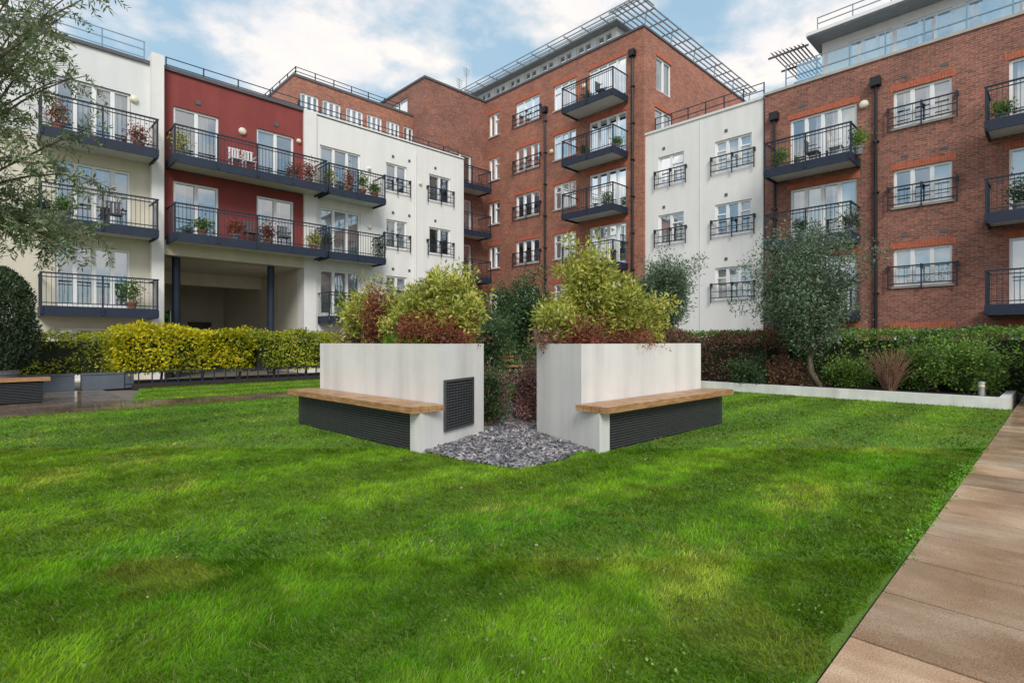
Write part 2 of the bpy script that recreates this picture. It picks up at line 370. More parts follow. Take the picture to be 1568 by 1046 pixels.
g.p('passage_columns','navy').tube([(A2+1.2,V+7,-.4),(A2+1.2,V+7,4.49)],[.12,.12],14)
wo=[]
for k in range(4):
    z=floor(k) if k else 0
    wo.append((XU(490),XU(552),z,head(k),3,True))
    wo.append((XU(591),XU(623),floor(k)+.75,head(k),2,False)); wo.append((XU(657),XU(690),floor(k)+.75,head(k),2,False))
L.wall(g.p('white_wall','render'),A4,A5,-.5,ZT,[w[:4] for w in wo])
for w in wo:
    L.window(g,*w[:4],panes=w[4],french=w[5],cur=.45)
    if not w[5]: L.juliet(g,w[0],w[1],w[2])
for k in (1,2,3):
    L.balcony(g,XU(57),XU(226)+.1,floor(k)); L.balcony(g,-5.2,-1.4,floor(k))
    L.balcony(g,A4+.1,XU(572),floor(k),pr=1.1)
for k in (2,3): L.balcony(g,A2+.12,A4-.05,floor(k),pr=1.25)
cp=g.p('coping','coping'); L.box(cp,A0,A1,-.3,.08,ZT,ZT+.12); L.box(cp,A2,A3,-.3,.08,ZT+.0,ZT+.14)
L.box(g.p('white_coping','greyrender'),A3-.001,A5,-.3,.05,ZT+.05,ZT+.12)
bd=g.p('roof_and_rear','greyrender')
bd.quad((A5,V,-.5),(A5,V+11,-.5),(A5,V+11,ZT),(A5,V,ZT)); bd.quad((A0,V,-.5),(A0,V+11,-.5),(A0,V+11,ZT),(A0,V,ZT))
bd.quad((A0,V+.3,ZT-.05),(A5,V+.3,ZT-.05),(A5,V+11,ZT-.05),(A0,V+11,ZT-.05))
bd.quad((A0,V+11,4.5),(A5,V+11,4.5),(A5,V+11,ZT),(A0,V+11,ZT)); bd.quad((A0,V+11.002,-.5),(A2,V+11.002,-.5),(A2,V+11.002,4.5),(A0,V+11.002,4.5)); bd.quad((A3,V+11.002,-.5),(A5,V+11.002,-.5),(A5,V+11.002,4.5),(A3,V+11.002,4.5))
rm=g.p('room_interiors','room')
for a,b,c in ((A0,A1,-.5),(A2,A3,4.9),(A4,A5,-.5)):
    rm.quad((a,V+1.4,c),(b,V+1.4,c),(b,V+1.4,ZT),(a,V+1.4,ZT))
    for k in range(0 if c<0 else 2,4): rm.box(a+.02,b-.02,V+.21,V+1.4,floor(k)-.2,floor(k)-.02)
rm.box(A1,A2,V+.6,V+1.4,-.5,ZT-.1)
L.rail(g,A0,A1-.1,-.35,ZT+.1,H=.85,mat='railblue',part='roof_rail_pale'); L.rail(g,A2+.2,A3,-.35,ZT+.1,H=.55,nr=2)
L.rail(g,A3,A5,-.5,ZT,H=.65,nr=3,sp=1.0)
L.lamp(g,XU(371),9.75,.15); L.lamp(g,XU(205),9.9,.13); L.lamp(g,XU(457),9.95,.1); L.lamp(g,XU(643),9.4,.09)
for k in (1,2,3): L.lamp(g,XU(565),floor(k)+1.6,.09)
for k in (2,3):
    for px in (300,420): L.box(g.p('vents','coping'),XU(px),XU(px)+.16,0,.03,head(k)+.28,head(k)+.44)
for px in (600,665,625): 
    for k in (1,2,3): L.box(g.p('vents','coping'),XU(px),XU(px)+.12,0,.03,head(k)+.3,head(k)+.42)
pp=g.p('drainpipes','fin')
for px in (635,): pp.tube([L.P(XU(px),.07,-.3),L.P(XU(px),.07,ZT-.4)],[.045,.045],8)
g.done()

# ================================================================ SETBACK BRICK STOREY + CORNER
g=Group('brick_penthouse_storey'); S=Fac('v',27.0); s0=xu(450,27); s1=18.1
wz=[(xu(a,27),xu(b,27),11.35,13.95) for a,b in ((460,488),(494,522),(530,556),(562,585),(592,612),(618,640))]
S.wall(g.p('walls','brick'),s0,s1,10.8,14.65,wz)
for w in wz: S.window(g,*w,panes=3,cur=.5)
g.p('walls','brick').quad((s0,27,10.8),(s0,36,10.8),(s0,36,14.65),(s0,27,14.65))
S.box(g.p('coping','coping'),s0-.05,s1,-.35,.06,14.65,14.77); g.p('coping','coping').box(s0-.05,s0+.3,27.36,36,14.65,14.77)
g.p('roof','roof').quad((s0,27.3,14.6),(s1,27.3,14.6),(s1,36,14.6),(s0,36,14.6)); g.p('room','room').quad((s0+.01,28.5,10.8),(s1,28.5,10.8),(s1,28.5,14.5),(s0+.01,28.5,14.5))
S.rail(g,s0+.3,s1-.6,-.5,14.75,H=.65,nr=3,sp=1.0)
Fac('u',s0).rail(g,27.5,35.9,-.3,14.75,H=.65,nr=3,sp=1.0)
g.done()
U=22.9; ZB=16.55
g=Group('brick_corner_block'); Cf=Fac('v',25.8); c0=s1
co=[]
for k in range(1,5): co.append((19.9,21.6,floor(k),head(k)))
Cf.wall(g.p('walls','brick2'),c0,U,-.5,ZB,co)
for o in co: Cf.window(g,*o,panes=2,french=True)
for k in range(1,5):
    Cf.balcony(g,19.2,22.2,floor(k),pr=1.2)
Sd=Fac('u',c0)
so=[(27.6,29.4,14.9,16.0)]
Sd.wall(g.p('walls','brick'),25.8,36,10.0,ZB,so); Sd.window(g,*so[0],panes=2)
Cf.box(g.p('coping','coping'),c0-.05,U,-.3,.06,ZB,ZB+.12); g.p('coping','coping').box(c0-.06,c0+.25,26.11,36,ZB,ZB+.12)
g.p('room','room').quad((c0+.02,27,-.5),(U,27,-.5),(U,27,ZB-.1),(c0+.02,27,ZB-.1)); g.p('room','room').box(c0+.5,c0+.6,27,35.9,10,ZB-.1)
g.p('roof','roof').quad((c0,26.1,ZB-.05),(U,26.1,ZB-.05),(U,36,ZB-.05),(c0,36,ZB-.05))
ae=g.p('tv_aerials','silver')
for x,h in ((22.6,2.8),(22.0,1.9)):
    ae.tube([(x,27.5,ZB),(x,27.5,ZB+h)],[.025,.02],6); 
    for i in range(5): ae.box(x-.3+.03*i,x+.3-.03*i,27.49,27.51,ZB+h-.1-.12*i,ZB+h-.085-.12*i)
g.done()

# ================================================================ TALL BRICK BLOCK
g=Group('tall_brick_apartment_block'); T=Fac('u',U-.12); XV=lambda px:xv(px,U-.12)
v0=XV(986); v1=25.8
to=[]
for k in range(0,6):
    to.append((XV(765),XV(749),floor(k)+.75,head(k),2,'w')); to.append((XV(826),XV(790),floor(k)+.75,head(k),3,'j'))
    to.append((XV(882),XV(848),floor(k)+.75,head(k),3,'w')); to.append((XV(959),XV(902),floor(k),head(k),4,'f'))
T.wall(g.p('walls','brick'),v0,v1,-.5,ZB,[t[:4] for t in to])
for t in to:
    T.window(g,*t[:4],panes=t[4],french=t[5]=='f',cur=.5,transom=(t[5]=='w')); T.lintel(g,t[0],t[1],t[3])
    if t[5]!='f': T.sill(g,t[0],t[1],t[2])
    if t[5]=='j': T.juliet(g,t[0],t[1],t[2])
for k in range(1,6): T.balcony(g,XV(962),XV(884),floor(k),pr=1.3)
T.pipe(g,XV(836),-.3,14.6); T.pipe(g,XV(970),-.3,15.6)
for px,z in ((895,14.9),(845,12.0)): T.lamp(g,XV(px),z,.13)
E=Fac('v',v0); eo=[(xu(1005,v0),xu(1028,v0),13.9,15.6),(xu(1003,v0),xu(1030,v0),11.1,13.0),(xu(1090,v0),xu(1104,v0),11.5,13.5)]
E.wall(g.p('walls','brick'),U-.12,36,-.5,ZB,eo)
for e in eo: E.window(g,*e,panes=2,cur=.3); E.lintel(g,e[0],e[1],e[3])
T.box(g.p('coping','coping'),v0-.05,v1,-.3,.06,ZB,ZB+.1); E.box(g.p('coping','coping'),U+.19,36,-.3,.06,ZB,ZB+.1)
g.p('room','room').quad((U+1.4,v0+1.4,-.5),(U+1.4,v1,-.5),(U+1.4,v1,ZB-.1),(U+1.4,v0+1.4,ZB-.1)); g.p('room','room').quad((U+1.4,v0+1.4,-.5),(36,v0+1.4,-.5),(36,v0+1.4,ZB-.1),(U+1.4,v0+1.4,ZB-.1))
for k in range(6): g.p('room','room').box(U+.1,U+1.39,v0+.21,v1,floor(k)-.2,floor(k)-.02)
g.p('roof','roof').quad((U,v0,ZB-.05),(36,v0,ZB-.05),(36,36,ZB-.05),(U,36,ZB-.05))
vc=v0+1.9
Q=Fac('u',U+.35); qo=[]; h=vc+.3
while h<v1+3: qo.append((h,h+1.0,ZB+.30,ZB+.98)); h+=1.35
Q.wall(g.p('clerestory_wall','greyrender'),vc,v1+5,ZB,17.55,qo,.1)
for q in qo: Q.window(g,*q,panes=2,cur=0)
Fac('v',vc).wall(g.p('clerestory_wall','greyrender'),U+.35,36,ZB,17.55)
g.p('clerestory_room','darkvoid').quad((U+.9,vc+.2,ZB),(U+.9,v1+5,ZB),(U+.9,v1+5,17.5),(U+.9,vc+.2,17.5))
rs=g.p('roof_slab','silver'); rs.box(U-.1,36,vc-.3,v1+5,17.56,17.68)
br=g.p('brise_soleil','silver')
for i,n in enumerate((.2,.45,.7)):
    br.box(U-n-.02,U-n+.02,v0-.3,v1+5,17.66+.05*i,17.70+.05*i)
hh=v0-.3
while hh<v1+5: br.box(U-.8,U+.3,hh-.02,hh+.02,17.60,17.655); hh+=1.2
for i in range(7):
    q=vc-.42-.27*i; br.box(U-.8,36,q-.025,q+.025,17.66,17.72)
hh=U-.75
while hh<36: br.box(hh-.025,hh+.025,v0-.25,vc-.3,17.60,17.655); hh+=1.25
for x in np.arange(U+.3,36,2.5): br.tube([(x,v0+.25,ZB+.1),(x,v0+.1,17.6)],[.03,.03],6)
T.rail(g,vc,v1+5,-.2,17.68,H=.3,nr=1,mat='silver',part='roof_edge_rail',sp=1.5)
g.done()

# ================================================================ WHITE WING RIGHT
g=Group('white_rendered_apartment_wing'); W=Fac('u',U); XW=lambda px:xv(px,U); w0=XW(1169); w1=v0
wo=[]
for k in range(4):
    wo.append((XW(1047),XW(1008),floor(k)+.75,head(k),2)); wo.append((XW(1151),XW(1095),floor(k)+.75,head(k),3))
W.wall(g.p('walls','render'),w0,w1,-.5,ZT,[w[:4] for w in wo])
for w in wo: W.window(g,*w[:4],panes=w[4],cur=.5,transom=True); W.juliet(g,w[0],w[1],w[2])
W.box(g.p('coping','greyrender'),w0,w1-.003,-.3,.05,ZT,ZT+.1); g.p('roof','roof').quad((U+.2,w0,ZT-.1),(34,w0,ZT-.1),(34,w1,ZT-.1),(U+.2,w1,ZT-.1))
g.p('room','room').quad((U+1.4,w0,-.5),(U+1.4,w1,-.5),(U+1.4,w1,ZT-.2),(U+1.4,w0,ZT-.2))
for k in range(4): g.p('room','room').box(U+.21,U+1.39,w0,w1-.1,floor(k)-.2,floor(k)-.02)
g.p('walls','render').box(U+.01,34,w0+.01,w0+.2,-.5,ZT-.01)
W.rail(g,w0+.2,w1-.2,-.6,ZT,H=.95,nr=3,sp=.9)
for px in (1072,): g.p('wall_seams','greyrender').box(U-.02,U-.002,XW(px)-.02,XW(px)+.02,0,ZT-.1)
for px in (1015,1110):
    for k in (1,2,3): W.box(g.p('vents','coping'),XW(px)-.12,XW(px),0,.03,head(k)+.3,head(k)+.42)
g.done()

# ================================================================ RIGHT BRICK BLOCK
g=Group('right_brick_apartment_block'); B=Fac('u',U-.1); XB=lambda px:xv(px,U-.1); b1=XB(1171); b0=-9.0; ZR=11.35
bo=[]
for k in range(4):
    bo.append((XB(1312),XB(1210),floor(k) if k else 0,head(k),4,'f')); bo.append((XB(1458),XB(1368),floor(k)+.85,head(k),3,'j'))
    bo.append((XB(1545)-2.6,XB(1545),floor(k) if k else 0,head(k),4,'f'))
    bo.append((-6.5,-4.6,floor(k)+.85,head(k),3,'j'))
B.wall(g.p('walls','brick2'),b0,b1,-.5,ZR,[b[:4] for b in bo])
for b in bo:
    B.window(g,*b[:4],panes=b[4],french=b[5]=='f',cur=.7,transom=False); B.lintel(g,b[0],b[1],b[3])
    if b[5]=='j': B.juliet(g,b[0],b[1],b[2]); B.sill(g,b[0],b[1],b[2])
for k in (1,2,3):
    B.balcony(g,XB(1318),XB(1188),floor(k),pr=1.25); B.balcony(g,XB(1530)-3.6,XB(1530)+.25,floor(k),pr=1.25)
B.pipe(g,XB(1342),-.3,10.7); B.pipe(g,XB(1187),-.3,10.5); B.lamp(g,XB(1323),9.9,.15)
for px in (1225,1380,1440):
    for k in (1,2,3): B.box(g.p('air_bricks','coping'),XB(px)-.2,XB(px),0,.012,head(k)+.4,head(k)+.5)
B.box(g.p('coping','sill'),b0,b1+.03,-.3,.05,ZR,ZR+.1)
g.p('walls','brick2').quad((U-.1,b1,-.5),(U+11,b1,-.5),(U+11,b1,ZR),(U-.1,b1,ZR))
g.p('roof','roof').quad((U+.2,b0,ZR-.1),(34,b0,ZR-.1),(34,b1,ZR-.1),(U+.2,b1,ZR-.1))
g.p('room','room').quad((U+1.4,b0,-.5),(U+1.4,b1-.1,-.5),(U+1.4,b1-.1,ZR-.2),(U+1.4,b0,ZR-.2))
for k in range(4): g.p('room','room').box(U+.12,U+1.39,b0,b1-.1,floor(k)-.2,floor(k)-.02)
B.rail(g,b0,b1-.7,-.35,ZR+.1,H=1.0,nr=2,sp=1.1,mat='railblue',part='terrace_rail')
gp=g.p('terrace_glass','glassrail'); a=b0
while a+1.1<b1-.6: gp.quad((U+.27,a+.06,ZR+.18),(U+.27,a+1.04,ZR+.18),(U+.27,a+1.04,ZR+1.02),(U+.27,a+.06,ZR+1.02)); a+=1.1
Pf=Fac('u',25.9); p1=7.3; po=[]; h=p1-1.0
while h>b0+1.5: po.append((h-1.5,h,11.6,13.85)); h-=1.9
Pf.wall(g.p('penthouse_wall','fin'),b0,p1,11.2,14.2,po)
for q in po: Pf.window(g,*q,panes=3,french=True,cur=.4)
g.p('penthouse_wall','fin').quad((25.9,p1,11.2),(34,p1,11.2),(34,p1,14.2),(25.9,p1,14.2)); g.p('room','room').quad((27,b0,11.2),(27,p1-.1,11.2),(27,p1-.1,14.1),(27,b0,14.1))
g.p('penthouse_roof','silver').box(25.0,34,b0,p1+.35,14.2,14.42)
g.p('penthouse_roof_edge','white').box(24.93,24.999,b0,p1+.35,14.26,14.40)
br=g.p('louvre_canopy','coping')
for i in range(9):
    y=p1+.45+.16*i; z=14.0+.012*i; br.quad((25.0,y,z),(28.5,y,z),(28.5,y+.13,z+.1),(25.0,y+.13,z+.1)); 
for x in (25.1,26.7,28.4): br.box(x-.03,x+.03,p1+.3,p1+1.95,13.93,14.0)
gt=g.p('penthouse_upper_rail','railblue')
for z in (14.75,15.0): gt.box(25.2,25.24,b0,p1,z,z+.03)
y=p1
while y>b0: gt.box(25.19,25.25,y-.03,y,14.42,15.03); y-=1.3
g.done()

# ================================================================ GROUND
M['ground']=plain('ground_paving_far',(.16,.14,.12),.8,var=.2,nscale=.5)
p=Part(); p.quad((-200,-200,-.06),(250,-200,-.06),(250,250,-.06),(-200,250,-.06)); single('ground',p,'ground')
grav_cam=[(.05,5.45),(.55,5.85),(.80,6.32),(1.0,6.28),(.36,7.66),(.50,9.0),(.48,11.5),(-.42,11.5),(-.50,9.0),(-.44,7.66),(-1.06,6.28),(-.85,6.15),(-.45,5.75)]
p=Part(); p.quad((-9,.66,0),(13.9,.66,0),(13.9,12.65,0),(-9,12.65,0)); 
p.quad((2.2,13.95,0),(19.0,13.95,0),(19.0,17.9,0),(3.0,17.9,0))
p.quad((-9,-9,0),(13.9,-9,0),(13.9,-2.05,0),(-9,-2.05,0)); single('lawn',p,'lawn')
def slabs(name,x0,x1,y0,y1,sx,sy,mat,z=.0,gap=.008):
    P=Part(); rn=[]; nx=round((x1-x0)/sx); ny=max(1,round((y1-y0)/sy))
    for i in range(nx):
        for j in range(ny):
            a,b=x0+i*(x1-x0)/nx,x0+(i+1)*(x1-x0)/nx; c,d=y0+j*(y1-y0)/ny,y0+(j+1)*(y1-y0)/ny
            P.box(a+gap/2,b-gap/2,c+gap/2,d-gap/2,z-.05,z+.012+random.uniform(0,.003)); rn+= [random.random()]*8
    ob=single(name,P,mat,rnd=rn)
    J=Part(); J.quad((x0,y0,z+.004),(x1,y0,z+.004),(x1,y1,z+.004),(x0,y1,z+.004)); jo=single('joint_bed',J,'joint'); jo.parent=ob
    return ob
slabs('paved_path',-9.3,20.7,-2.0,.655,.6,1.4,'path',gap=.014)
slabs('brown_paved_path',-9,22,12.66,13.94,.6,.64,'path2')
slabs('brown_patio_paving',-9,2.2,13.95,18.0,.6,.6,'path2')
p=Part(); p.box(14.05,22.4,.9,12.5,-.05,.17); single('planting_bed_soil',p,'soil')
p=Part(); p.box(2.9,19.0,17.95,20.4,-.05,.08); single('hedge_bed_soil',p,'soil')
p=Part(); p.box(13.9,14.05,.72,12.5,-.05,.22); p.box(14.05,22.0,.72,.87,-.05,.22); single('white_kerb',p,'kerb')

def inpoly(X,Y,poly):
    c=np.zeros(len(X),bool); n=len(poly); j=n-1
    for i in range(n):
        xi,yi=poly[i]; xj,yj=poly[j]
        c^=((yi>Y)!=(yj>Y))&(X<(xj-xi)*(Y-yi)/(yj-yi+1e-12)+xi); j=i
    return c
# planter outline (world), right-hand one; left one mirrored about the axis of the gravel strip
def Tr(a,b): return (a,b)
def Tl(a,b):
    X=R[0]*a+R[1]*b; Y=F[0]*a+F[1]*b; return cam2w(-X-.05,Y)
outer=[(5.196,4.115),(8.3,4.115),(8.3,5.22),(5.58,5.22)]
inner=[(5.35,4.235),(8.18,4.235),(8.18,5.10),(5.66,5.10)]
foot=[(5.07,3.75),(8.35,3.75),(8.3,5.22),(5.58,5.22)]
def w2c(q): return (R[0]*q[0]+R[1]*q[1],F[0]*q[0]+F[1]*q[1])
footR=[w2c(Tr(*q)) for q in foot]; footL=[w2c(Tl(*q)) for q in foot]
def planter(T,vent):
    g=Group('bench_planter'); w=g.p('planter_walls','planter')
    n=4
    for k in range(n):
        a,b=outer[k],outer[(k+1)%n]; c,d=inner[(k+1)%n],inner[k]
        w.prism([a,b,c,d],-.05,1.27,T)
    g.p('soil','soil').prism(inner,.2,1.16,T)
    w.prism([(5.07,3.75),(5.27,3.75),(5.27,4.112),(5.195,4.112)],-.05,.468,T)
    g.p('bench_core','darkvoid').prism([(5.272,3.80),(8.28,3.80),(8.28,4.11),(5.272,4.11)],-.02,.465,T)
    gr=g.p('bench_grille','grill')
    z=.03
    while z<.45:
        gr.prism([(5.275,3.757),(8.3,3.757),(8.3,3.775),(5.275,3.775)],z,z+.014,T); z+=.032
    u=5.29
    while u<8.3: gr.prism([(u,3.762),(u+.008,3.762),(u+.008,3.778),(u,3.778)],.0,.466,T); u+=.05
    z=.03
    while z<.45:
        gr.prism([(8.285,3.78),(8.303,3.78),(8.303,4.10),(8.285,4.10)],z,z+.014,T); z+=.032
    s=g.p('bench_seat','wood'); y0,y1=3.63,4.108; nb=4; st=(y1-y0)/nb
    for i in range(nb):
        s.prism([(5.07,y0+i*st+.004),(8.43,y0+i*st+.004),(8.43,y0+(i+1)*st-.004),(5.07,y0+(i+1)*st-.004)],.47,.545-(0.002*i),T)
    if vent:
        e=Vector((.51,1.47)).normalized(); nn=Vector((-e.y,e.x))
        base=Vector((5.07,3.75))
        def q(t0,t1,n0,n1):
            return [tuple(base+e*t0+nn*n0),tuple(base+e*t1+nn*n0),tuple(base+e*t1+nn*n1),tuple(base+e*t0+nn*n1)]
        t0,t1=.337*1.556,.77*1.556
        g.p('vent_back','darkvoid').prism(q(t0,t1,.002,.006),.21,.79,T)
        v=g.p('vent_louvres','grill')
        for a,b,c,d in ((t0-.03,t0,.18,.82),(t1,t1+.03,.18,.82)): v.prism(q(a,b,.002,.03),c,d,T)
        v.prism(q(t0,t1,.002,.029),.18,.21,T); v.prism(q(t0,t1,.002,.029),.79,.82,T)
        z=.225
        while z<.78: v.prism(q(t0,t1,.006,.025),z,z+.015,T); z+=.035
        t=t0+.06
        while t<t1: v.prism(q(t,t+.01,.006,.02),.21,.79,T); t+=.07
    return g.done()
planter(Tr,False); planter(Tl,True)

# gravel: slate chips
p=Part(); p.v=[(*cam2w(a,b),.006) for a,b in grav_cam]; p.f=[tuple(range(len(p.v)))]
M['gravbase']=plain('gravel_bed',(.05,.05,.055),.9,var=.4,nscale=30,bmp=.5); gb=single('gravel',p,'gravbase')
n=22000; X=rng.uniform(-1.15,1.1,n); Y=rng.uniform(5.4,11.5,n); k=inpoly(X,Y,grav_cam); X=X[k];Y=Y[k]; n=len(X)
sz=rng.uniform(.012,.038,n)
octv=np.array([(1,0,0),(0,1,0),(-1,0,0),(0,-1,0),(0,0,1),(0,0,-1)],float)
tri=[(0,1,4),(1,2,4),(2,3,4),(3,0,4)]
a=unit(rng.normal(size=(n,3))*np.array([1,1,.35])); b=unit(np.cross(a,unit(rng.normal(size=(n,3))*.35+np.array([0,0,1])))); c=np.cross(a,b)
C=np.stack([F[0]*Y+R[0]*X,F[1]*Y+R[1]*X,rng.uniform(.008,.03,n)],1)
sc=sz[:,None]
VV=[]
for (i,j,kk) in tri+[(1,0,5),(2,1,5),(3,2,5),(0,3,5)]:
    for q in (i,j,kk):
        o=octv[q]; VV.append(C+a*o[0]*sc*1.2+b*o[1]*sc*.8+c*o[2]*sc*.35)
VV=np.stack(VV,1)
npmesh('slate_chips',VV,3,'slate',np.repeat(rng.uniform(0,1,n),8),parent=gb)

# grass blades
def blades(n,d0,d1,w,h):
    d=np.sqrt(rng.uniform(d0**2,d1**2,n)); r=rng.uniform(-1.15,1.12,n); X=r*d; Y=d
    x=F[0]*Y+R[0]*X; y=F[1]*Y+R[1]*X
    nz=.07*(fbm(x,y*0,4,3)-.5)*2+.005
    ok=((y>.66+nz)&(y<12.66)&(x<13.88))|((y>13.93)&(y<17.9)&(x>2.2+.25*(y-14))&(x<19))
    ok&=~inpoly(X,Y,grav_cam)|(rng.random(n)<.015); ok&=~inpoly(X,Y,footR); ok&=~inpoly(X,Y,footL)
    x=x[ok];y=y[ok];m=len(x)
    t=rng.uniform(0,2*np.pi,m); W=w*rng.uniform(.6,1.3,m)
    H=h*rng.uniform(.5,1.2,m)*(.55+.9*fbm(x,y,2.6,4))
    P0=np.stack([x,y,np.zeros(m)],1); s=np.stack([np.cos(t),np.sin(t),np.zeros(m)],1)*W[:,None]*.5
    stripe=np.tanh(2.2*np.sin((y+.30*fbm(x,y,.4,2))*2*np.pi/1.3))      # mower stripes bend the blades and are also painted into their colour
    ln=rng.normal(size=(m,2))*.6; ln[:,0]+=.6*stripe
    tip=P0+np.stack([ln[:,0]*H,ln[:,1]*H,H],1)
    f=fbm(x,y,.9,5); mfine=fbm(x+40,y,6.5,4); yel=np.clip((fbm(x-30,y+20,1.5,5)-.60)/.12,0,1)[:,None]
    k=np.clip((f-.28)/.42,0,1)[:,None]
    c=np.array([.135,.35,.014])*(1-k)+np.array([.27,.46,.025])*k
    c=c*(1-yel*.55)+np.array([.50,.52,.08])*yel*.55
    c*=(.62+.76*np.clip((mfine-.25)/.5,0,1))[:,None]*(1+.19*stripe)[:,None]  # light and dark look of the mown stripes put into the colour
    rr=rng.random(m); c*=(.6+.7*rr)[:,None]; dry=rng.random(m)<.035; c[dry]=np.array([.52,.46,.2])
    col=np.ones((m,3,4)); col[:,:,:3]=c[:,None,:]; col[:,0,:3]*=.6; col[:,1,:3]*=.6  # roots darker: shade low between the blades painted into the colour
    return np.stack([P0-s,P0+s,tip],1),col
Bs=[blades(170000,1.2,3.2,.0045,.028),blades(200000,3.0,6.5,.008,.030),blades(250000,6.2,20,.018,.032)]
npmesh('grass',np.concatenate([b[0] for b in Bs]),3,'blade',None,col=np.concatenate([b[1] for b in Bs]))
n=900; u=rng.uniform(1.2,9,n); v=.69+rng.normal(0,.03,n); k=fbm(u,u*0,2.2,3)>.52
C=np.stack([u[k],v[k],rng.uniform(.008,.02,k.sum())],1); C=np.repeat(C,4,0)+rng.normal(0,.009,(k.sum()*4,3)); C[:,2]=np.abs(C[:,2])
leaves('clover_weeds',C,.018,.014,'grassy',bias=(0,0,.3))
# low clover / moss patches in the turf
n=2600; d=np.sqrt(rng.uniform(4,60,n)); r=rng.uniform(-1,.7,n); x=F[0]*d+R[0]*r*d; y=F[1]*d+R[1]*r*d; k=(fbm(x+5,y+9,2.0,3)>.60)&(y>.8)&(y<12)&~inpoly(r*d,d,grav_cam)&~inpoly(r*d,d,footR)&~inpoly(r*d,d,footL)
C=np.stack([x[k],y[k],rng.uniform(.015,.03,k.sum())],1); C=np.repeat(C,6,0)+rng.normal(0,.018,(k.sum()*6,3))*np.array([1,1,.25]); leaves('clover_patches',C,.018,.015,'greenh',bias=(0,0,.3))
n=60; d=rng.uniform(2.5,11,n); r=rng.uniform(-.9,.7,n); C=np.array([[*cam2w(a*b,b),.025] for a,b in zip(r,d)]); C=C[(C[:,1]>.8)&(C[:,1]<12)]
M['petal']=foliage('fallen_leaves',[(.45,.40,.3),(.25,.12,.05),(.5,.48,.4)],.1); leaves('fallen_leaves',C,.028,.018,'petal')

# ================================================================ VEGETATION
def hedge(name,x0,x1,y0,y1,z0,z1,dens,Ls,Wd,mat,wav=.10,core=True,top=True):
    g=Group(name)
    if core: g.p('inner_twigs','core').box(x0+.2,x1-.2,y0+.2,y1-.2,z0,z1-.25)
    pts=[]
    faces=[(x1-x0,z1-z0,'y0'),(x1-x0,z1-z0,'y1'),(y1-y0,z1-z0,'x0'),(y1-y0,z1-z0,'x1'),(x1-x0,y1-y0,'z')]
    for a,b,t in faces:
        n=int(a*b*dens); A=rng.uniform(0,1,n); Bb=rng.uniform(0,1,n); e=np.abs(rng.normal(0,.10,n))-.02
        if t=='y0': P=np.stack([x0+A*(x1-x0),y0+e,z0+Bb*(z1-z0)],1)
        if t=='y1': P=np.stack([x0+A*(x1-x0),y1-e,z0+Bb*(z1-z0)],1)
        if t=='x0': P=np.stack([x0+e,y0+A*(y1-y0),z0+Bb*(z1-z0)],1)
        if t=='x1': P=np.stack([x1-e,y0+A*(y1-y0),z0+Bb*(z1-z0)],1)
        if t=='z': P=np.stack([x0+A*(x1-x0),y0+Bb*(y1-y0),z1-e],1)
        pts.append(P)
    P=np.concatenate(pts); s=P[:,0]+P[:,1]
    P[:,2]+=(5*wav*(fbm(P[:,0],P[:,1],1.1,3)-.5)+wav*.6*np.sin(s*5.3+1))*((P[:,2]-z0)/(z1-z0))
    P[:,0]+=3*wav*(fbm(P[:,1],P[:,2],1.6,3)-.5); P[:,1]+=3*wav*(fbm(P[:,0]+9,P[:,2],1.6,3)-.5)
    keep=fbm(s*1.0,P[:,2],2.2,2)>.30; P=P[keep]
    g.done(); leaves('leaves',P,Ls,Wd,mat,parent=g.e); return g
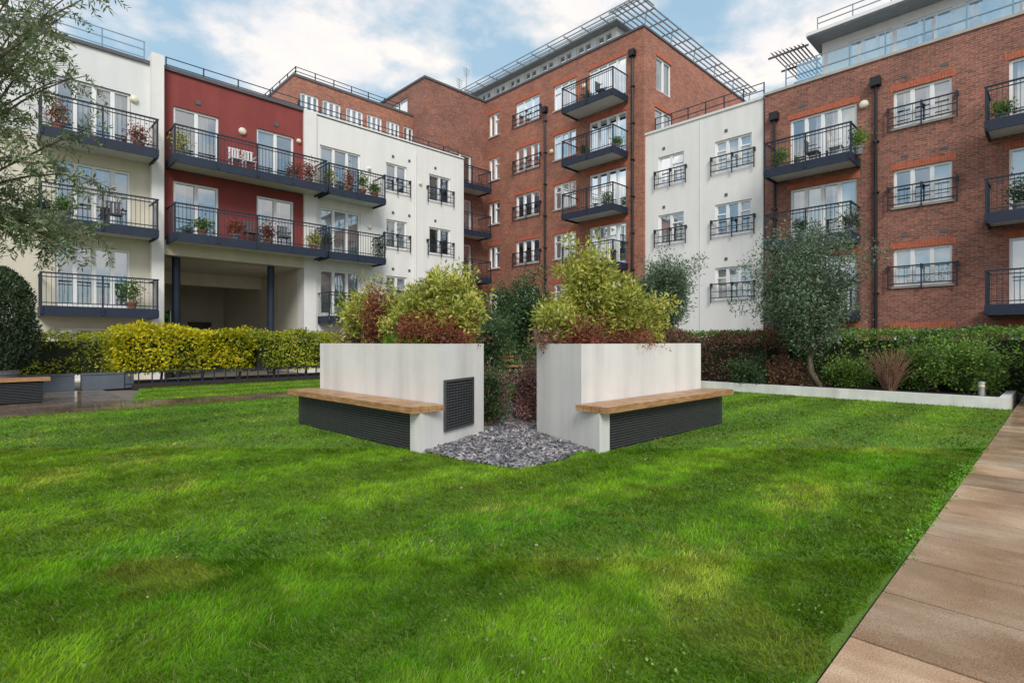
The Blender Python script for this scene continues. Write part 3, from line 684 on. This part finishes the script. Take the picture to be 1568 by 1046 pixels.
def plant(name,base,crown,rad,nl,leaf,mat,nlimb=26,trunk=.07,split=.35,spread=.22,bark='bark',droop=0,stems=1,shell=.55,twr=.006,lift=.25,j0=3):
    """tapered trunk and limbs; leaves cluster round the limb ends."""
    g=Group(name); tr=g.p('trunk_and_limbs',bark); base=Vector(base); crown=Vector(crown); tips=[]
    forks=[]
    for s in range(stems):
        a=random.uniform(0,6.28); top=base.lerp(crown,split)+Vector((math.cos(a),math.sin(a),0))*(.06 if stems==1 else min(.25,rad[0]*.35))
        mid=base.lerp(top,.5)+Vector((random.uniform(-.05,.05),random.uniform(-.05,.05),0))
        b0=base+Vector((random.uniform(-.1,.1),random.uniform(-.1,.1),0))*(0 if stems==1 else 1)
        tr.tube([b0,mid,top],[trunk*1.2,trunk,trunk*.8],8); forks.append(top)
    for i in range(nlimb):
        for _ in range(50):
            d=Vector((random.gauss(0,1),random.gauss(0,1),random.gauss(0,1))); d.normalize()
            q=shell+(1-shell)*random.random()
            tip=crown+Vector((d.x*rad[0],d.y*rad[1],d.z*rad[2]))*q*random.uniform(.75,1.12)
            if tip.z>base.z+.15: break
        f=forks[i%len(forks)]; c=f.lerp(tip,.5)+Vector((0,0,(lift-droop)*rad[2]))+Vector([random.uniform(-.1,.1)*rad[0] for _ in range(3)])
        pts=[]; 
        for j in range(7):
            t=j/6; pts.append(f*(1-t)**2+c*2*t*(1-t)+tip*t*t+Vector((0,0,-droop*.3*t*t)))
        tr.tube(pts,[trunk*.42*(1-t/6)**1.3+twr for t in range(7)],5)
        for j in range(j0,7):
            tips.append((pts[j],.6+.07*j))
            if j>3:
                q2=pts[j]+Vector([random.gauss(0,spread*1.1) for _ in range(3)])
                tr.tube([pts[j],q2],[twr,twr*.5],4); tips.append((q2,.8))
    P=[]; D=[]; per=int(nl/len(tips))
    for t,w in tips:
        m=max(3,int(per*random.uniform(.4,1.6))); o=rng.normal(0,spread*w*.5,(m,3)); P.append(np.array(t)+o); D.append(unit(o)+rng.normal(0,.6,(m,3))+np.array([0,0,.25-droop]))
    P=np.concatenate(P); D=np.concatenate(D); zmin=base.z+.03; k=P[:,2]>zmin; P=P[k]; D=D[k]
    g.done(smooth=('trunk_and_limbs',)); leaves('leaves',P,leaf[0],leaf[1],mat,parent=g.e,dirs=D); return g
# foreground olive on the left: trunk, limbs and hanging sprigs with paired leaves
g=Group('olive_tree'); tr=g.p('trunk_and_limbs','bark')
bx_,by_=cam2w(-5.35,4.6); T0=Vector((bx_,by_,0)); T1=Vector((*cam2w(-5.3,4.55),2.2)); tr.tube([T0,T0.lerp(T1,.5)+Vector((.05,.03,0)),T1],[.10,.085,.07],10)
LC=[];LD=[]
for i in range(64):
    X=-5.6+random.random()**1.5*1.8; Y=random.uniform(3.9,5.3); Z=random.uniform(2.0,4.7)
    if i%5==0: X=random.uniform(-4.1,-3.75)
    if i%7==3: X=random.uniform(-4.7,-4.2); Z=random.uniform(1.9,2.6)
    tip=Vector((*cam2w(X,Y),Z)); c=T1.lerp(tip,.45)+Vector((0,0,.45))+Vector([random.uniform(-.25,.25) for _ in range(3)])
    pts=[T1*(1-t)**2+c*2*t*(1-t)+tip*t*t for t in [j/8 for j in range(9)]]
    tr.tube(pts,[.016*(1-j/9)+.002 for j in range(9)],5)
    for s in range(19):
        t=random.uniform(.35,1); b=T1*(1-t)**2+c*2*t*(1-t)+tip*t*t
        dr=Vector((random.gauss(0,1),random.gauss(0,1),random.gauss(-.1,.8))).normalized()+(tip-T1).normalized()*.3; dr.normalize()
        Ln=random.uniform(.15,.42); n=int(Ln/.021); sp=[b]; cur=b.copy(); d=dr.copy()
        for j in range(n):
            d=(d+Vector((random.uniform(-.06,.06),random.uniform(-.06,.06),-.06))).normalized(); cur=cur+d*.021
            if j%5==4: sp.append(cur.copy())
            side=d.cross(Vector((random.gauss(0,1),random.gauss(0,1),random.gauss(0,1)))).normalized()
            for sg in (1,-1):
                LC.append(tuple(cur)); LD.append(tuple(side*sg+d*.6))
        if len(sp)>1: tr.tube(sp,[.0022]*len(sp),4)
g.done(); leaves('leaves',np.array(LC),.062,.017,'olive',parent=g.e,dirs=np.array(LD))
at=pd
x,y=at(1250,13.4); cx,cy=at(1238,13.4)
plant('olive_tree',(x,y,.15),(cx,cy,2.85),(1.4,1.4,1.4),40000,(.10,.030),'olive2',nlimb=70,trunk=.05,split=.30,spread=.30,stems=2,shell=.25,lift=.1,j0=2)
x,y=at(1018,18.0); plant('olive_tree',(x,y,.15),(x,y,3.2),(1.05,1.05,1.35),22000,(.115,.038),'olive2',nlimb=46,trunk=.05,split=.4,spread=.27,shell=.25,lift=.1,j0=2)
x,y=at(795,20.0); plant('evergreen_tree',(x,y,.1),(x,y,2.5),(1.4,1.4,1.5),20000,(.12,.055),'dark',nlimb=50,trunk=.07,split=.3,spread=.3,shell=.2,j0=2)
x,y=at(870,21.0); plant('evergreen_tree',(x,y,.1),(x,y,1.9),(1.4,1.4,1.2),12000,(.12,.055),'dark',nlimb=36,trunk=.07,split=.3,spread=.3,shell=.2,j0=2)
x,y=at(745,17.5); plant('evergreen_shrub',(x,y,.1),(x,y,1.5),(1.1,1.1,1.2),14000,(.1,.04),'dark',nlimb=36,trunk=.05,split=.3,spread=.28,shell=.2,stems=3,j0=2)
x,y=at(0,12.8); g=Group('potted_conifer'); g.p('pot','potgrey').lathe((x,y,0),[(.2,0),(.32,.5),(.35,.52),(.35,.62),(.3,.62)]); g.p('trunk','bark').tube([(x,y,.5),(x,y,2.8)],[.05,.02]); 
n=26000; t=rng.uniform(0,1,n); a=rng.uniform(0,6.283,n); rr=.68*np.sqrt(np.sin(np.pi*np.clip(.14+t*.86,0,1)))*(1+.14*np.sin(a*3+t*9))*rng.uniform(.6,1.08,n)
g.done(); leaves('leaves',np.stack([x+rr*np.cos(a),y+rr*np.sin(a),.68+t*2.35],1),.09,.03,'conif',parent=g.e,bias=(0,0,1.0))
# planter shrubs
def pl(px,d,h,rx,rz,nl,mat,leaf,name='pieris_shrub',nlimb=24,stems=3,z0=1.15,spread=.10,trunk=.014):
    x,y=at(px,d); plant(name,(x,y,z0),(x,y,z0+h),(rx,rx,rz),nl,leaf,mat,nlimb=nlimb,trunk=trunk,split=.25,spread=spread,bark='twig',stems=stems,shell=.35,twr=.003,lift=.15,j0=2)
pl(702,7.8,.80,.48,.56,10500,'pieris',(.08,.03),nlimb=36)
pl(655,8.2,.68,.46,.58,8500,'pieris',(.08,.03),nlimb=30)
pl(615,8.5,.58,.40,.48,5600,'pieris',(.08,.03))
pl(585,8.8,.58,.34,.50,4600,'red_l',(.065,.027),'red_leaved_shrub')
pl(556,9.1,.70,.38,.52,4600,'pieris',(.08,.028))
pl(640,7.95,.30,.42,.30,4200,'red_l',(.06,.024),'red_leaved_shrub')
pl(690,7.5,.20,.40,.22,3600,'red_l',(.055,.02),'red_leaved_shrub')
pl(540,9.2,.20,.28,.22,1800,'heather',(.035,.014),'heather_plant')
pl(905,7.8,1.02,.38,.62,10000,'pieris',(.08,.03),nlimb=36)
pl(856,7.6,.48,.40,.42,6600,'pieris',(.08,.03))
pl(950,8.0,.68,.42,.46,7400,'pieris',(.08,.03))
pl(988,8.4,.54,.38,.46,6400,'pieris',(.08,.03))
pl(880,7.3,.18,.34,.2,3200,'red_l',(.055,.02),'red_leaved_shrub')
pl(838,7.5,.12,.22,.18,2600,'heather',(.035,.014),'heather_plant')
pl(960,7.8,.13,.42,.2,2600,'red_l',(.055,.016),'red_leaved_shrub')
for px,d in ((632,8.0),(652,7.8),(610,8.3)):
    x,y=at(px,d); n=500; C=np.stack([x+rng.normal(0,.07,n),y+rng.normal(0,.07,n),np.full(n,1.15)],1); leaves('sedge_tuft',C,.30,.012,'grassy',bias=(0,0,2.2))
for px,d,h,m in ((752,8.7,.75,'heather'),(757,9.6,.7,'dark'),(812,8.6,.85,'heather'),(806,9.3,.8,'dark'),(744,8.2,.9,'dark')):
    x,y=at(px,d); plant('gap_shrub',(x,y,.0),(x,y,h*.6),(.26,.26,h*.6),5000,(.05,.022),m,nlimb=26,trunk=.02,split=.2,spread=.12,bark='twig',stems=3,shell=.3,twr=.004)
# hedges
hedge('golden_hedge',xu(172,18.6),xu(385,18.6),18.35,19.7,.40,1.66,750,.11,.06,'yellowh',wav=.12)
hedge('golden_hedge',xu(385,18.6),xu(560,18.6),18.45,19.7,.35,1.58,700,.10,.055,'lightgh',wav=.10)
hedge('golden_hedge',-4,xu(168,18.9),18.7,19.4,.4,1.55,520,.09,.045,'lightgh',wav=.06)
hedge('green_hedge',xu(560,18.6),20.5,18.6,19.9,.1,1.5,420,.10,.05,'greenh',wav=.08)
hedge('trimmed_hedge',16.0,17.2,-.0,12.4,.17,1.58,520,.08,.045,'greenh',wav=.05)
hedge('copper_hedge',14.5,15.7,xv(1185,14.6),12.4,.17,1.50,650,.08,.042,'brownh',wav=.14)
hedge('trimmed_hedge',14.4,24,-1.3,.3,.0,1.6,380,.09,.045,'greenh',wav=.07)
for px,d,rx,mt in ((1430,12.2,.62,'greenh'),(1490,11.7,.60,'greenh'),(1395,12.9,.5,'greenh'),(1205,13.8,.5,'brownh'),(1295,13.4,.45,'greenh'),(1150,14.1,.45,'dark')):
    x,y=at(px,d); h=1.15 if px>1380 else .55
    plant('rounded_shrub',(x,y,.17),(x,y,.17+h*.5),(rx,rx,h*.55),11000,(.065,.034),mt,nlimb=44,trunk=.02,split=.2,spread=.15,stems=4,shell=.4)
g=Group('bare_red_stemmed_shrub'); x,y=at(1362,12.4); tw=g.p('stems','twig')
for i in range(200):
    a=random.uniform(0,6.28); r=random.uniform(.1,.6); h=random.uniform(.45,1.0)
    tw.tube([(x+.1*math.cos(a),y+.1*math.sin(a),.17),(x+r*.5*math.cos(a),y+r*.5*math.sin(a),.17+h*.6),(x+r*math.cos(a+.2),y+r*math.sin(a+.2),.17+h)],[.007,.005,.003],4)
g.done()
g=Group('low_metal_fence'); f=g.p('bars','rail'); x0,x1=xu(190,18.1),xu(520,18.1); f.box(x0,x1,18.08,18.11,.42,.46); f.box(x0,x1,18.08,18.11,.10,.13); x=x0
while x<x1: f.box(x,x+.03,18.085,18.105,0,.42); x+=.32
g.done()
p=Part(); x=xu(180,18.6)
while x<xu(540,18.6): p.tube([(x,18.9,.05),(x+.05,18.9,.6)],[.04,.03],6); x+=1.1
single('hedge_stems',p,'bark')
g=Group('patio_planter_box'); q=g.p('box','greybox'); e1=xu(205,18.3)
x=e1
while x>-4.5: q.box(x-1.15,x,18.3,18.65,0,.40); q.box(x-1.17,x+.02,18.28,18.67,.403,.44); x-=1.3
g.done()
g=Group('timber_bench'); s=g.p('seat','wood'); 
for i in range(4): s.box(-2.6,.95,15.0+.13*i,15.122+.13*i,.47,.54-.002*i)
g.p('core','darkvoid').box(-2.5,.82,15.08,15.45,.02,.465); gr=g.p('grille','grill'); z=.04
while z<.45: gr.box(-2.52,.85,15.05,15.065,z,z+.014); gr.box(.835,.85,15.066,15.45,z,z+.014); z+=.032
g.done()
x,y=at(776,18.0); g=Group('timber_bench'); s=g.p('seat','wood')
for i in range(4): s.box(x-.8,x+.8,y+.12*i,y+.11+.12*i,.43,.48)
for dx in (-.7,.62): g.p('legs','rail').box(x+dx,x+dx+.08,y+.02,y+.45,0,.43)
for i in range(3): s.box(x-.8,x+.8,y+.48,y+.51,.6+.14*i,.69+.14*i)
for dx in (-.7,.62): g.p('legs','rail').box(x+dx,x+dx+.06,y+.512,y+.56,0,.97)
g.done()
for (x,y) in (pd(1503,10.75),):
    g=Group('bollard_light'); g.p('post','metal').lathe((x,y,.0),[(.06,0),(.06,.36),(.07,.365),(.07,.40)]); g.p('lens','lamp').lathe((x,y,.402),[(.05,0),(.05,.06)]); g.p('cap','metal').lathe((x,y,.464),[(.075,0),(.07,.03),(.02,.045)]); g.done(smooth=())
def potted(x,y,z,h=.5,mat='greenh',pm='pot'):
    g=Group('potted_plant'); g.p('pot',pm).lathe((x,y,z),[(.11,0),(.15,.22),(.17,.23),(.17,.28),(.14,.28)],12); g.done()
    n=500; leaves('leaves',np.array([x,y,z+.28+h*.5])+rng.normal(0,1,(n,3))*np.array([.14,.14,h*.3]),.1,.05,mat,parent=g.e)
for px,k,fr in ((207,3,.3),(85,3,.5),(60,2,.5),(462,3,.4),(470,2,.4),(560,3,.5),(492,3,.5),(490,2,.4),(350,2,.5),(400,2,.4),(570,2,.4),(268,3,.5),(438,3,.5),(300,2,.5),(196,1,.4),(520,3,.6),(540,3,.6),(510,1,.5),(95,2,.6)):
    potted(XU(px),V-fr-.3,floor(k),random.uniform(.3,.75),random.choice(['greenh','dark','pieris','red_l']),random.choice(['pot','potgrey']))
for px,k in ((1195,3),(1315,3),(1535,3),(930,3),(895,4),(945,4),(910,2),(1225,2),(1300,2),(1560,2),(900,5)): potted(U-.8,xv(px,U-.8),floor(k),random.uniform(.3,.7),random.choice(['greenh','dark']),'potgrey')
def chair(x,y,z,mat,face=1):
    g=Group('balcony_chair'); c=g.p('seat',mat); c.box(x-.22,x+.22,y-.22,y+.22,z+.42,z+.46)
    for i in range(4): g.p('back',mat).box(x-.21+.11*i,x-.14+.11*i,y+.2,y+.23,z+.47,z+.88)
    g.p('back',mat).box(x-.22,x+.22,y+.197,y+.233,z+.885,z+.93)
    for a in (-.2,.17):
        for b in (-.2,.17): g.p('legs',mat).box(x+a,x+a+.03,y+b,y+b+.03,z,z+.418)
    for a in (-.235,.205): g.p('arms',mat).box(x+a,x+a+.03,y-.2,y+.19,z+.64,z+.67)
    g.done()
chair(XU(352),V-.7,floor(3),'chairw'); chair(XU(372),V-.7,floor(3),'chairw'); chair(XU(425),V-.7,floor(2),'coping'); chair(XU(375),V-.7,floor(2),'coping')
chair(U-.8,xv(1290,U),floor(3),'chairw'); chair(U-.8,xv(1255,U),floor(3),'coping'); chair(U-.8,xv(935,U),floor(5),'coping'); chair(XU(170),V-.7,floor(2),'coping')
hedge('distant_hedge',2,14,40,42,0,4.2,60,.25,.14,'greenh',wav=.3)

# ================================================================ LIGHT + SKY
el=math.radians(40); sd=Vector((-.7,-1.0,0)).normalized()*math.cos(el)+Vector((0,0,math.sin(el)))
w=bpy.data.worlds.new('World'); scene.world=w; w.use_nodes=True; nt=w.node_tree; nt.nodes.clear()
sky=N(nt,'ShaderNodeTexSky',sky_type='NISHITA'); sky.sun_disc=False; sky.sun_elevation=el; sky.sun_rotation=math.atan2(sd.x,sd.y); sky.air_density=1.2; sky.dust_density=1.0; sky.ozone_density=1.2
tc=N(nt,'ShaderNodeTexCoord'); sp=N(nt,'ShaderNodeSeparateXYZ'); nt.links.new(tc.outputs['Generated'],sp.inputs[0])
def mth(op,a,b):
    n=N(nt,'ShaderNodeMath',operation=op)
    for i,v in enumerate((a,b)):
        if hasattr(v,'node'): nt.links.new(v,n.inputs[i])
        else: n.inputs[i].default_value=v
    return n.outputs[0]
zz=mth('ADD',mth('MAXIMUM',sp.outputs[2],0.0),.22)
cb=N(nt,'ShaderNodeCombineXYZ'); nt.links.new(mth('DIVIDE',sp.outputs[0],zz),cb.inputs[0]); nt.links.new(mth('DIVIDE',sp.outputs[1],zz),cb.inputs[1]); 
vec=cb.outputs[0]
n1=noise(nt,2.6,9,.56,vec)
cov=ramp(nt,n1,[(.42,(.10,)*3),(.49,(.50,)*3),(.56,(1,1,1))])
n2=noise(nt,4.2,6,.6,vec)
ccol=ramp(nt,n2,[(.36,(5.2,5.4,5.8)),(.48,(6.4,6.25,6.3)),(.60,(7.0,6.6,6.3))])
skyc=mixc(nt,sky.outputs[0],(2.6,4.4,5.6),.65)
col=mixc(nt,skyc,ccol,cov)
bg=N(nt,'ShaderNodeBackground'); bg.inputs[1].default_value=.15; nt.links.new(col,bg.inputs[0])
o=N(nt,'ShaderNodeOutputWorld'); nt.links.new(bg.outputs[0],o.inputs[0])
ld=bpy.data.lights.new('sun','SUN'); ld.energy=2.5; ld.angle=math.radians(22); ld.color=(1,.95,.88); lo=bpy.data.objects.new('sun',ld); COL.objects.link(lo)
lo.rotation_euler=sd.to_track_quat('Z','Y').to_euler(); lo.location=(0,-20,30)
cd=bpy.data.cameras.new('camera'); cam=bpy.data.objects.new('camera',cd); COL.objects.link(cam); cam.location=(0,0,CH)
cam.rotation_euler=(math.radians(90),0,-math.atan2(F[0],F[1])); cd.sensor_width=36; cd.lens=36*FX/1568; cd.clip_start=.05; cd.clip_end=1000
scene.camera=cam
scene.view_settings.view_transform='Standard'; scene.view_settings.look='None'; scene.view_settings.exposure=0
